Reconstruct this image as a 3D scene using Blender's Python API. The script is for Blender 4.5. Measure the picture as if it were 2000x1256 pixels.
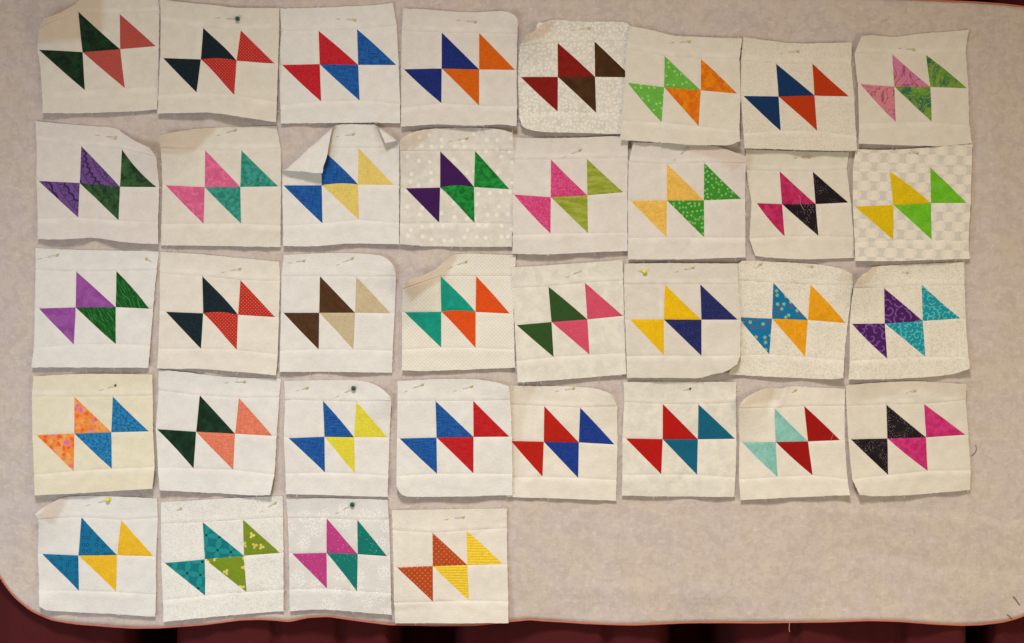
import bpy, math, random
from mathutils import Vector, noise

# ------------------------------------------------------------------ scene, camera, light
for o in list(bpy.data.objects): bpy.data.objects.remove(o)
scn = bpy.context.scene
COL = scn.collection
S = 0.0009            # metres per unit of the layout drawn on the sheet (sheet is about 1.85 m wide)
CZ = 1.45             # height of the middle of the sheet above the floor
def W(px, py, h=0.0):                 # layout point on the sheet (x right, y down, h towards the viewer) -> world
    return Vector(((px - 1000) * S, -h * S, CZ + (628 - py) * S))

cam_d = bpy.data.cameras.new('camera'); cam = bpy.data.objects.new('camera', cam_d); COL.objects.link(cam)
cam.location = (0, -3.0, CZ); cam.rotation_euler = (math.radians(90), 0, 0)
cam_d.sensor_width = 36; cam_d.lens = 36 * 3.0 / (2000 * S); cam_d.clip_end = 100; cam_d.clip_start = 0.05
scn.camera = cam

world = bpy.data.worlds.new('World'); scn.world = world; world.use_nodes = True
world.node_tree.nodes['Background'].inputs[0].default_value = (1.0, 0.65, 0.33, 1)
world.node_tree.nodes['Background'].inputs[1].default_value = 0.26

def aim(o, target): o.rotation_euler = (Vector(target) - o.location).to_track_quat('-Z', 'Y').to_euler()
kd = bpy.data.lights.new('ceiling_spot', 'SPOT'); kd.energy = 640; kd.color = (1.0, 0.915, 0.80)       # ceiling lamp, throws the small shadows below each block
kd.spot_size = math.radians(60); kd.spot_blend = 1.0; kd.shadow_soft_size = 0.42
key = bpy.data.objects.new('ceiling_spot', kd); COL.objects.link(key); key.location = (-0.30, -2.9, CZ + 2.9); aim(key, (0.16, 0, CZ - 2.60))
def fill_light(name, loc, target, sx, sy, watts, color):
    d = bpy.data.lights.new(name, 'AREA'); d.shape = 'RECTANGLE'; d.size = sx; d.size_y = sy; d.energy = watts; d.color = color
    o = bpy.data.objects.new(name, d); COL.objects.link(o); o.location = loc; aim(o, target)
fill_light('cool_fill', (-1.5, -1.7, CZ - 0.6), (-0.3, 0, CZ - 0.25), 0.9, 1.0, 13.2, (0.70, 0.85, 0.97))     # added cool fill, unseen source, brightens the lower left
fill_light('warm_fill', (1.7, -1.7, CZ - 0.5), (0.4, 0, CZ - 0.3), 0.8, 0.8, 9.3, (1.0, 0.90, 0.60))             # added warm fill, unseen source, lifts and warms the right side

scn.view_settings.view_transform = 'Standard'; scn.view_settings.look = 'None'
scn.view_settings.exposure = 0.13; scn.view_settings.gamma = 1.0; scn.view_settings.use_curve_mapping = False

# ------------------------------------------------------------------ helpers
def lin(v):
    v /= 255.0
    return v / 12.92 if v <= 0.04045 else ((v + 0.055) / 1.055) ** 2.4
WHITE = [lin(222), lin(213), lin(200)]
def C(rgb, gain=1.0):                                # colour seen under the warm lamp -> surface colour
    return tuple(min(0.88, max(0.004, lin(c) / w * 0.80 * gain)) for c, w in zip(rgb, WHITE)) + (1.0,)

def mesh_obj(name, verts, faces, mat, parent=None, uvs=None, seam=None, smooth=True, under=None):
    me = bpy.data.meshes.new(name); me.from_pydata([tuple(v) for v in verts], [], faces)
    if uvs is not None:
        l = me.uv_layers.new(name='UVMap')
        for i, lp in enumerate(me.loops): l.data[i].uv = uvs[lp.vertex_index]
    if seam is not None:
        a = me.attributes.new('seam', 'FLOAT', 'POINT')
        for i, s in enumerate(seam): a.data[i].value = s
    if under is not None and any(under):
        a = me.attributes.new('under', 'FLOAT', 'POINT')  # strength of the painted tan shade
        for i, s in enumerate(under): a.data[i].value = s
    if smooth: me.polygons.foreach_set('use_smooth', [True] * len(me.polygons))
    me.update()
    o = bpy.data.objects.new(name, me); COL.objects.link(o)
    if mat: me.materials.append(mat)
    if parent: o.parent = parent
    return o
def tag(o, label, cat, group=None):
    o['label'] = label; o['category'] = cat
    if group: o['group'] = group
def empty(name, loc):
    o = bpy.data.objects.new(name, None); COL.objects.link(o); o.location = loc; o.empty_display_size = 0.02
    return o

class NT:                                            # small node-graph writer
    def __init__(self, name):
        self.m = bpy.data.materials.new(name); self.m.use_nodes = True
        self.t = self.m.node_tree; self.b = self.t.nodes['Principled BSDF']
    def put(self, sock, v):
        if isinstance(v, bpy.types.NodeSocket): self.t.links.new(v, sock)
        elif v is not None:
            sock.default_value = v
    def n(self, kind, **kw):
        x = self.t.nodes.new(kind)
        for k, v in kw.items(): setattr(x, k, v)
        return x
    def M(self, op, a, b=None, c=None, clamp=False):
        x = self.n('ShaderNodeMath', operation=op, use_clamp=clamp)
        self.put(x.inputs[0], a); self.put(x.inputs[1], b); self.put(x.inputs[2], c)
        return x.outputs[0]
    def V(self, op, a, b=None):
        x = self.n('ShaderNodeVectorMath', operation=op)
        self.put(x.inputs[0], a)
        if b is not None: self.put(x.inputs[3 if op == 'SCALE' else 1], b)
        return x.outputs['Value'] if op in ('LENGTH', 'DISTANCE', 'DOT_PRODUCT') else x.outputs[0]
    def mix(self, f, a, b, blend='MIX'):
        x = self.n('ShaderNodeMix', data_type='RGBA', blend_type=blend)
        self.put(x.inputs[0], f); self.put(x.inputs[6], a); self.put(x.inputs[7], b)
        return x.outputs[2]
    def sep(self, v):
        x = self.n('ShaderNodeSeparateXYZ'); self.put(x.inputs[0], v); return x.outputs
    def comb(self, a, b, c=0.0):
        x = self.n('ShaderNodeCombineXYZ'); self.put(x.inputs[0], a); self.put(x.inputs[1], b); self.put(x.inputs[2], c); return x.outputs[0]
    def noise(self, v, scale, detail=3.0, rough=0.55, dist=0.0):
        x = self.n('ShaderNodeTexNoise'); self.put(x.inputs['Vector'], v)
        x.inputs['Scale'].default_value = scale; x.inputs['Detail'].default_value = detail
        x.inputs['Roughness'].default_value = rough; x.inputs['Distortion'].default_value = dist
        return x.outputs[0]
    def vor(self, v, scale, rnd=1.0, feature='F1'):
        x = self.n('ShaderNodeTexVoronoi', feature=feature, voronoi_dimensions='2D'); self.put(x.inputs['Vector'], v)
        x.inputs['Scale'].default_value = scale; x.inputs['Randomness'].default_value = rnd
        return x
    def step(self, v, lo, hi):                       # smooth step lo -> hi
        x = self.n('ShaderNodeMapRange', interpolation_type='SMOOTHSTEP'); self.put(x.inputs[0], v)
        x.inputs[1].default_value = lo; x.inputs[2].default_value = hi
        return x.outputs[0]
    def px(self):                                    # fabric coordinates in layout units
        return self.V('SCALE', self.n('ShaderNodeUVMap').outputs[0], 100.0)
    def rot(self, v, deg):
        x = self.n('ShaderNodeVectorRotate', rotation_type='Z_AXIS'); self.put(x.inputs[0], v)
        x.inputs['Angle'].default_value = math.radians(deg); return x.outputs[0]
    def stretch(self, v, sx, sy): return self.V('MULTIPLY', v, (sx, sy, 1.0))

def pattern(nt, P, kind, c, k):
    """c: list of surface colours, k: list of numbers. Returns a colour socket."""
    M, mix, step = nt.M, nt.mix, nt.step
    if kind == 'plain':
        return mix(step(nt.noise(P, 0.05, 3), .3, .7), c[0], tuple(x * .94 for x in c[0][:3]) + (1,))
    if kind == 'mottle':
        return mix(step(nt.noise(P, k[0], 5, .6, .6), .36, .64), c[0], c[1])
    if kind == 'linen':
        a = nt.noise(nt.stretch(P, .05, .45), 1.0, 3, .7); b = nt.noise(nt.stretch(P, .45, .05), 1.0, 3, .7)
        return mix(step(M('ADD', M('MULTIPLY', a, .6), M('MULTIPLY', b, .4)), .38, .62), c[0], c[1])
    if kind == 'dots':                               # k: period, radius
        q = nt.V('FRACTION', nt.V('SCALE', nt.rot(P, 45), 1 / k[0])); s = nt.sep(q)
        d = nt.V('LENGTH', nt.comb(M('SUBTRACT', s[0], .5), M('SUBTRACT', s[1], .5)))
        return mix(step(d, k[1] + .10, k[1] - .06), c[0], c[1])
    if kind == 'rdots':                              # k: period, radius(px), randomness, softness
        v = nt.vor(P, 1 / k[0], k[2]); d = M('MULTIPLY', v.outputs['Distance'], k[0])
        pick = step(nt.sep(v.outputs['Color'])[0], .12, .2)
        base = mix(step(nt.noise(P, .06, 3), .35, .65), c[0], tuple(x * .9 for x in c[0][:3]) + (1,))
        return mix(M('MULTIPLY', step(d, k[1] + k[3], k[1] - k[3]), pick), base, c[1])
    if kind == 'specks':                             # k: period, radius
        v = nt.vor(P, 1 / k[0], 1.0); d = M('MULTIPLY', v.outputs['Distance'], k[0])
        pick = step(nt.noise(P, .045, 2), .42, .58)
        return mix(M('MULTIPLY', step(d, k[1] + .35, k[1] - .35), pick), c[0], c[1])
    if kind == 'petals':                             # k: period, petals, size, threshold; c: ground, petal, petal2
        v = nt.vor(P, 1 / k[0], .75); l = nt.V('SUBTRACT', P, v.outputs['Position'])
        s = nt.sep(l); rc = nt.sep(v.outputs['Color'])
        th = M('ADD', M('ARCTAN2', s[1], s[0]), M('MULTIPLY', rc[0], 6.28)); r = nt.V('LENGTH', nt.comb(s[0], s[1]))
        lim = M('MULTIPLY', M('ADD', M('MULTIPLY', M('ABSOLUTE', M('COSINE', M('MULTIPLY', th, k[1] / 2))), .75), .25), k[2])
        f = step(M('SUBTRACT', lim, r), -.3, .9)
        return mix(f, c[0], mix(step(rc[1], .60, .62), c[1], c[2]))
    if kind == 'rings':                              # small dark rings with a light centre
        v = nt.vor(P, 1 / k[0], .6); d = M('MULTIPLY', v.outputs['Distance'], k[0])
        f = step(M('ABSOLUTE', M('SUBTRACT', d, k[1])), 1.1, .3)
        return mix(step(d, 1.0, .3), mix(f, c[0], c[1]), c[2])
    if kind == 'stripes':
        s = nt.sep(P); w = M('SINE', M('ADD', M('MULTIPLY', s[1], 6.283 / k[0]), M('MULTIPLY', nt.noise(P, .06, 2), 3)))
        return mix(step(w, -.5, .5), c[0], c[1])
    if kind == 'swirl':                              # k: period, turns
        v = nt.vor(P, 1 / k[0], .9); l = nt.V('SUBTRACT', P, v.outputs['Position']); s = nt.sep(l)
        th = M('ARCTAN2', s[1], s[0]); r = nt.V('LENGTH', nt.comb(s[0], s[1]))
        w = M('SINE', M('ADD', M('ADD', th, M('MULTIPLY', r, 6.283 * k[1] / k[0])), M('MULTIPLY', nt.sep(v.outputs['Color'])[0], 6.28)))
        base = mix(step(nt.noise(P, .06, 3), .35, .65), c[0], tuple(x * .85 for x in c[0][:3]) + (1,))
        return mix(M('MULTIPLY', step(w, .55, .9), .85), base, c[1])
    if kind == 'scribble':                           # k: scale, width
        a = M('ABSOLUTE', M('SUBTRACT', nt.noise(P, k[0], 2, .5, 1.2), .5))
        return mix(step(a, k[1], k[1] * .25), c[0], c[1])
    if kind == 'streak':                             # k: angle, along, across
        q = nt.stretch(nt.rot(nt.V('ADD', P, nt.V('SCALE', nt.comb(nt.noise(P, .03, 1), nt.noise(P, .025, 1)), 18.0)), k[0]), 1 / k[1], 1 / k[2])
        return mix(step(nt.noise(q, 1.0, 4, .65), .46, .66), c[0], c[1])
    if kind == 'brush':
        a = nt.noise(nt.stretch(P, .03, .12), 1.0, 4, .6); b = nt.noise(nt.stretch(P, .06, .16), 1.3, 3, .6)
        return mix(step(b, .62, .72), mix(step(a, .38, .62), c[0], c[1]), c[2])
    if kind == 'cells':                              # watercolour flowers of several colours
        q = nt.V('ADD', P, nt.V('SCALE', nt.comb(nt.noise(P, .12, 3), nt.noise(nt.V('ADD', P, (40, 9, 0)), .12, 3)), 9.0))
        v = nt.vor(q, 1 / k[0], 1.0); r = nt.sep(v.outputs['Color'])
        x = mix(step(r[0], .40, .44), c[0], c[1]); x = mix(step(r[0], .70, .74), x, c[2]); x = mix(step(r[1], .86, .88), x, c[3])
        return mix(M('MULTIPLY', step(v.outputs['Distance'], .1, .7), .5), x, c[2])
    if kind == 'bloom':                              # flowing petals: folded noise through three colours
        a = nt.noise(P, k[0], 3, .5, 2.6); b = nt.noise(nt.V('ADD', P, (70, 30, 0)), k[0] * .6, 2, .5, 1.0)
        w = M('ABSOLUTE', M('SINE', M('MULTIPLY', a, 16)))
        x = mix(step(b, .42, .58), c[0], c[1])
        return mix(M('MULTIPLY', step(w, .55, .05), .75), x, c[2])
    if kind == 'lace':
        l = nt.V('SUBTRACT', P, (k[0], k[1], 0)); s = nt.sep(l); r = nt.V('LENGTH', nt.comb(s[0], s[1])); th = M('ARCTAN2', s[1], s[0])
        sc = M('MULTIPLY', M('ABSOLUTE', M('SINE', M('MULTIPLY', th, 26))), 4.0)
        w = M('FRACT', M('DIVIDE', M('ADD', r, sc), 27.0)); w2 = M('FRACT', M('DIVIDE', r, 27.0))
        arc = step(M('ABSOLUTE', M('SUBTRACT', w, .30)), .11, .05); thin = step(M('ABSOLUTE', M('SUBTRACT', w2, .72)), .05, .02)
        net = M('MULTIPLY', step(nt.vor(P, 1 / 5.0, .9).outputs['Distance'], .42, .62), step(M('ABSOLUTE', M('SUBTRACT', w2, .50)), .20, .12))
        f = M('MAXIMUM', M('MAXIMUM', arc, M('MULTIPLY', thin, .7)), M('MAXIMUM', M('MULTIPLY', net, .8), M('MULTIPLY', step(nt.noise(P, .16, 4), .54, .66), .55)))
        return mix(f, c[0], c[1])
    if kind == 'peel':                               # overlapping circles with dark dots where petals meet
        s = nt.sep(nt.V('FRACTION', nt.V('SCALE', nt.rot(P, 8), 1 / k[0])))
        x = M('ABSOLUTE', M('SUBTRACT', s[0], .5)); y = M('ABSOLUTE', M('SUBTRACT', s[1], .5))
        d1 = nt.V('LENGTH', nt.comb(M('SUBTRACT', 1.0, x), y)); d2 = nt.V('LENGTH', nt.comb(x, M('SUBTRACT', 1.0, y)))
        f = step(M('MINIMUM', d1, d2), .72, .69)
        dot = step(nt.V('LENGTH', nt.comb(M('SUBTRACT', .5, x), M('SUBTRACT', .5, y))), .11, .07)
        return mix(dot, mix(f, c[0], c[1]), c[2])
    if kind == 'hound':
        q = nt.V('ADD', nt.V('SCALE', nt.rot(P, 2), 2.0 / k[0]), nt.V('SCALE', nt.comb(nt.noise(P, .10, 2), nt.noise(nt.V('ADD', P, (31, 7, 0)), .10, 2)), .34))
        s = nt.sep(q); fx, fy = M('FRACT', s[0]), M('FRACT', s[1])
        par = M('MODULO', M('ABSOLUTE', M('ADD', M('FLOOR', s[0]), M('FLOOR', s[1]))), 2.0)
        x = M('ABSOLUTE', M('SUBTRACT', fx, .5)); y = M('ABSOLUTE', M('SUBTRACT', fy, .5))
        waist = M('ADD', M('MULTIPLY', M('MULTIPLY', y, y), .95), .28)                # narrow in the middle, horned at the corners
        inside = step(M('SUBTRACT', x, waist), .05, -.05)
        return mix(par, mix(inside, c[2], c[0]), mix(inside, c[2], c[1]))
    if kind == 'clusters':                           # loose round bunches of white dots
        v = nt.vor(P, 1 / k[0], .8); d = M('MULTIPLY', v.outputs['Distance'], k[0])
        u = nt.vor(P, 1 / 4.5, 1.0); e = M('MULTIPLY', u.outputs['Distance'], 4.5)
        f = M('MULTIPLY', step(e, 2.1, 1.1), step(d, k[1], k[1] * .6))
        return mix(f, mix(step(nt.noise(P, .04, 3), .4, .6), c[0], tuple(x * .96 for x in c[0][:3]) + (1,)), c[1])
    raise ValueError(kind)

MATS = {}
def fabric(kind, cols, k=(), gain=1.0, ground=False):
    key = (kind, tuple(cols), tuple(k), gain, ground)
    if key in MATS: return MATS[key]
    nt = NT('fabric_' + kind); P = nt.px()
    cc = [C(x, gain) for x in cols]
    col = pattern(nt, P, kind, cc, list(k))
    # woven grain: fine slubs along both threads
    wv = nt.M('ADD', nt.noise(nt.stretch(P, .10, .55), 1.0, 3, .7), nt.noise(nt.stretch(P, .55, .10), 1.0, 3, .7))
    amp = .045 if ground else .15
    g = nt.M('ADD', 1.0 - amp * .5, nt.M('MULTIPLY', nt.M('SUBTRACT', wv, 1.0), amp * 4))
    x = nt.n('ShaderNodeVectorMath', operation='SCALE'); nt.put(x.inputs[0], col); nt.put(x.inputs[3], g); col = x.outputs[0]
    if ground:                                       # the thin cotton is more opaque and whiter over a double seam allowance
        a = nt.n('ShaderNodeAttribute', attribute_name='seam').outputs['Fac']
        col = nt.mix(nt.M('MULTIPLY', nt.M('MULTIPLY', a, nt.step(nt.noise(P, .022, 2), .36, .60)), .42), col, (.84, .83, .82, 1))
        # tan shade painted into the cotton: turned-under corners showing through, plus curls and creases
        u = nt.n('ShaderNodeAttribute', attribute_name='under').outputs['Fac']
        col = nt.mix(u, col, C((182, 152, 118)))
    nt.put(nt.b.inputs['Base Color'], col)
    nt.b.inputs['Roughness'].default_value = .92; nt.b.inputs['Specular IOR Level'].default_value = .12
    nt.b.inputs['Sheen Weight'].default_value = .08; nt.b.inputs['Sheen Roughness'].default_value = .6
    bp = nt.n('ShaderNodeBump'); bp.inputs['Strength'].default_value = .5; bp.inputs['Distance'].default_value = .0005
    nt.put(bp.inputs['Height'], nt.M('ADD', wv, nt.M('MULTIPLY', nt.noise(P, .18, 3), 2.5)))
    nt.put(nt.b.inputs['Normal'], bp.outputs[0])
    MATS[key] = nt.m
    return nt.m

def simple_mat(name, rgb, rough=.5, metal=0.0, spec=.5):
    m = bpy.data.materials.new(name); m.use_nodes = True; b = m.node_tree.nodes['Principled BSDF']
    nt = NT.__new__(NT); nt.m = m; nt.t = m.node_tree; nt.b = b
    tc = nt.n('ShaderNodeTexCoord').outputs['Object']
    f = nt.noise(tc, 400, 2)
    c = tuple(rgb) + (1,)
    nt.put(b.inputs['Base Color'], nt.mix(f, c, tuple(x * .8 for x in rgb) + (1,)))
    b.inputs['Roughness'].default_value = rough; b.inputs['Metallic'].default_value = metal; b.inputs['Specular IOR Level'].default_value = spec
    return m

# ------------------------------------------------------------------ the sheet
def poly_y(pts, x):
    if x <= pts[0][0]: return pts[0][1]
    for (x0, y0), (x1, y1) in zip(pts, pts[1:]):
        if x <= x1:
            t = (x - x0) / (x1 - x0); return y0 + (y1 - y0) * t
    return pts[-1][1]
BOT = [(-32, 1030), (-24, 1070), (-12, 1102), (0, 1126), (12, 1145), (30, 1167), (60, 1191), (85, 1203), (105, 1211), (150, 1219), (220, 1225), (260, 1227), (310, 1226),
       (400, 1219), (470, 1210), (510, 1209), (540, 1211), (565, 1214), (600, 1206), (640, 1204), (700, 1213), (760, 1221), (850, 1222),
       (930, 1220), (1000, 1213), (1030, 1210), (1060, 1213), (1140, 1217), (1240, 1220), (1360, 1217), (1500, 1216), (1620, 1214),
       (1700, 1211), (1760, 1213), (1830, 1219), (1880, 1222), (1920, 1221), (1960, 1216), (1985, 1209), (2000, 1203), (2020, 1190), (2034, 1165), (2042, 1130)]
TOP = [(-32, 20), (-15, -4), (20, -14), (1000, -16), (1500, -10), (1700, -4), (1830, 1), (1900, 4), (1960, 8), (2000, 13), (2022, 28), (2042, 62)]
def smooth_edge(pts, x):
    return sum(poly_y(pts, x + d) for d in (-9, -5, -2, 0, 2, 5, 9)) / 7 if 10 < x < 1990 else poly_y(pts, x)
def line_d(px, py, a, b):
    dx, dy = b[0] - a[0], b[1] - a[1]; L = math.hypot(dx, dy)
    t = ((px - a[0]) * dx + (py - a[1]) * dy) / L
    d = ((px - a[0]) * -dy + (py - a[1]) * dx) / L
    over = max(0, -t, t - L)
    return d, over
def hsheet(px, py):                                  # relief of the hanging flannel
    h = 4.0 * noise.noise(Vector((px / 420, py / 600, 3.1))) + 1.6 * noise.noise(Vector((px / 150, py / 260, 7.7)))
    e = max(0.0, (py - 1120) / 100)
    h += e * e * 5.0 * math.sin(px / 62.0 + 1.5 * math.sin(px / 171.0))
    d, ov = line_d(px, py, (1640, 992), (2040, 1034)); h += 2.2 * math.exp(-(max(d, 0) / 20) ** 2 if d > 0 else -(d / 3.0) ** 2) * math.exp(-(ov / 40) ** 2)
    d, ov = line_d(px, py, (1880, 70), (1775, 58)); h += 3.0 * math.exp(-(max(d, 0) / 26) ** 2 if d > 0 else -(d / 4.0) ** 2) * math.exp(-(ov / 30) ** 2)
    for (a, b, am, w) in (((1030, 985), (1018, 1215), 2.2, 16), ((1240, 1000), (1330, 1190), -1.6, 26), ((1560, 1020), (1480, 1200), 1.8, 30), ((1700, 1080), (1960, 1120), -1.5, 18),
                          ((1930, 200), (1960, 640), 2.0, 26), ((20, 520), (45, 900), 1.6, 20), ((1150, 1150), (1420, 1165), 1.4, 14), ((1420, 20), (1640, 48), 1.4, 16)):
        d, ov = line_d(px, py, a, b); h += 1.7 * am * math.exp(-(d / w) ** 2 - (ov / 50) ** 2)
    d, ov = line_d(px, py, (1990, 40), (1885, 68)); h += 3.5 * math.exp(-(max(d, 0) / 22) ** 2 if d > 0 else -(d / 4.0) ** 2) * math.exp(-(ov / 25) ** 2)
    return h

def flannel_mat():
    nt = NT('flannel'); P = nt.px()
    big = nt.noise(P, .012, 3, .55, .5); mid = nt.noise(P, .045, 5, .65, .8); fine = nt.noise(nt.stretch(P, .07, .13), 1.0, 5, .68)
    fz = nt.noise(nt.stretch(P, .18, .07), 1.0, 5, .68)
    col = nt.mix(nt.step(big, .38, .62), C((193, 177, 168)), C((195, 179, 163)))
    col = nt.mix(nt.M('MULTIPLY', nt.step(mid, .42, .62), .50), col, C((175, 159, 148)))
    col = nt.mix(nt.M('MULTIPLY', nt.step(fine, .50, .70), .52), col, C((211, 198, 186)))
    col = nt.mix(nt.M('MULTIPLY', nt.step(fz, .50, .74), .42), col, C((164, 149, 140)))
    nt.put(nt.b.inputs['Base Color'], col)
    nt.b.inputs['Roughness'].default_value = .97; nt.b.inputs['Specular IOR Level'].default_value = .05
    nt.b.inputs['Sheen Weight'].default_value = .15
    bp = nt.n('ShaderNodeBump'); bp.inputs['Strength'].default_value = .55; bp.inputs['Distance'].default_value = .0009
    nt.put(bp.inputs['Height'], nt.M('ADD', nt.M('ADD', fine, fz), nt.noise(P, .5, 3, .7)))
    nt.put(nt.b.inputs['Normal'], bp.outputs[0])
    return nt.m
xs = [-32 + i * 8.0 for i in range(int(2074 / 8) + 1)] + [2042.0]
NY = 130
sv, sf, suv = [], [], []
for x in xs:
    y0, y1 = smooth_edge(TOP, x), smooth_edge(BOT, x)
    for j in range(NY + 1):
        y = y0 + (y1 - y0) * j / NY
        sv.append(W(x, y, hsheet(x, y) + .9 * noise.noise(Vector((x / 70, y / 45, 4))) + .5 * noise.noise(Vector((x / 26, y / 22, 8))))); suv.append((x / 100, -y / 100))
for i in range(len(xs) - 1):
    for j in range(NY):
        a = i * (NY + 1) + j; b = a + NY + 1
        sf.append((a + 1, b + 1, b, a))
sheet = empty('flannel_sheet', W(1000, 1222))
def local(o):                                        # keep a child's world place under a moved parent
    o.matrix_parent_inverse = o.parent.matrix_world.inverted()
bpy.context.view_layer.update()
cloth = mesh_obj('cloth', sv, sf, flannel_mat(), sheet, suv)
local(cloth)
sm = cloth.modifiers.new('Solidify', 'SOLIDIFY'); sm.thickness = .0012; sm.offset = -1
tag(sheet, 'large pale grey-pink flannel sheet with orange stitched edge, all blocks pinned on it', 'sheet')

# orange overlocked edge: a padded roll with a ridge for every stitch
loop = [(x, smooth_edge(BOT, x)) for x in [-32 + i * 2.0 for i in range(1038)]]
loop += [(2042, y) for y in range(1126, 62, -4)]
loop += [(x, smooth_edge(TOP, x)) for x in [2042 - i * 2.0 for i in range(1038)]]
loop += [(-32, y) for y in range(24, 1030, 4)]
ev, ef = [], []
n = len(loop); acc = 0.0
for i, (x, y) in enumerate(loop):
    xa, ya = loop[i - 1]; xb, yb = loop[(i + 1) % n]
    acc += math.hypot(x - xa, y - ya) if i else 0
    tx, ty = xb - xa, yb - ya; L = math.hypot(tx, ty) or 1; nx, ny = ty / L, -tx / L
    r = 1.2 + .32 * (1 if i % 2 else -1) + .25 * noise.noise(Vector((acc / 9, 0, 1)))
    h = hsheet(x, y)
    for k in range(8):
        a = k * math.pi / 4
        ev.append(W(x + nx * r * 1.15 * math.cos(a), y + ny * r * 1.15 * math.cos(a), h + .6 + r * math.sin(a)))
for i in range(n):
    j = (i + 1) % n
    for k in range(8):
        l = (k + 1) % 8
        ef.append((i * 8 + k, j * 8 + k, j * 8 + l, i * 8 + l))
edge = mesh_obj('stitched_edge', ev, ef, simple_mat('orange_thread', C((204, 112, 88))[:3], .8, 0, .2), sheet, smooth=False); local(edge)

# ------------------------------------------------------------------ maroon curtain behind
def curtain_h(x):
    h = -26.0
    for (a, b, dep, soft) in [(-420, -330, 110, 30), (-130, -70, 90, 20), (257, 326, 130, 16), (775, 890, 120, 14), (1322, 1420, 110, 22), (1908, 1942, 130, 10), (2200, 2290, 110, 20)]:
        f = .25 * (1 + math.tanh((x - a) / (soft * .7))) * (1 + math.tanh((b - x) / (soft * .7)))
        h -= dep * 2.2 * f
    h += 13 * math.sin(x / 58.0 + .7 * math.sin(x / 133.0)) + 7 * noise.noise(Vector((x / 45, 5, 0)))
    for cx in (540, 665, 1190, 1560, 1770): h -= 14 * math.exp(-((x - cx) / 9) ** 2)
    return h
cv, cf, cuv = [], [], []
cxs = [-700 + i * 5.0 for i in range(681)]; cys = [-420, -200, 0, 250, 500, 750, 1000, 1150, 1210, 1230, 1250, 1270, 1300, 1500, 1800, 2180]
for x in cxs:
    for j, y in enumerate(cys):
        cv.append(W(x, y, curtain_h(x + 6 * math.sin(y / 500)) + 2 * noise.noise(Vector((x / 90, y / 160, 2))))); cuv.append((x / 100, -y / 100))
for i in range(len(cxs) - 1):
    for j in range(len(cys) - 1):
        a = i * len(cys) + j; b = a + len(cys)
        cf.append((a + 1, b + 1, b, a))
nt = NT('maroon_velvet'); P = nt.px()
wv = nt.noise(nt.stretch(P, .9, .14), 1.0, 3, .6)
nt.put(nt.b.inputs['Base Color'], nt.mix(nt.step(wv, .3, .7), (.066, .0125, .0150, 1), (.086, .0165, .0195, 1)))
nt.b.inputs['Roughness'].default_value = .95; nt.b.inputs['Specular IOR Level'].default_value = .05
bp = nt.n('ShaderNodeBump'); bp.inputs['Strength'].default_value = .3; bp.inputs['Distance'].default_value = .0008
nt.put(bp.inputs['Height'], wv); nt.put(nt.b.inputs['Normal'], bp.outputs[0])
curtain = mesh_obj('curtain', cv, cf, nt.m, None, cuv)
tag(curtain, 'dark maroon pleated curtain hanging behind the flannel sheet', 'curtain')

# ------------------------------------------------------------------ the quilt blocks
PU = [0, .025, .10, .19, .29, .40, .50, .60, .71, .81, .90, .975, 1]          # sub-steps across one square
PS = [0, .05, .19, .33, .47, .61, .75, .88, 1]                               # from seam to raw edge of a strip
PM = [0, .5, 1]
def lerp(a, b, t): return (a[0] + (b[0] - a[0]) * t, a[1] + (b[1] - a[1]) * t)
def resample(pts, fr):
    L = [0.0]
    for a, b in zip(pts, pts[1:]): L.append(L[-1] + math.hypot(b[0] - a[0], b[1] - a[1]))
    out = []
    for f in fr:
        s = f * L[-1]; i = 0
        while i < len(L) - 2 and L[i + 1] < s: i += 1
        out.append(lerp(pts[i], pts[i + 1], (s - L[i]) / max(1e-6, L[i + 1] - L[i])))
    return out
def round_line(pts, q=.22):                          # soften drawn corners once, ends stay
    if len(pts) < 3: return pts
    o = [pts[0]]
    for a, b, c in zip(pts, pts[1:], pts[2:]):
        o += [lerp(b, a, q), lerp(b, c, q)]
    return o + [pts[-1]]

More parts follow.
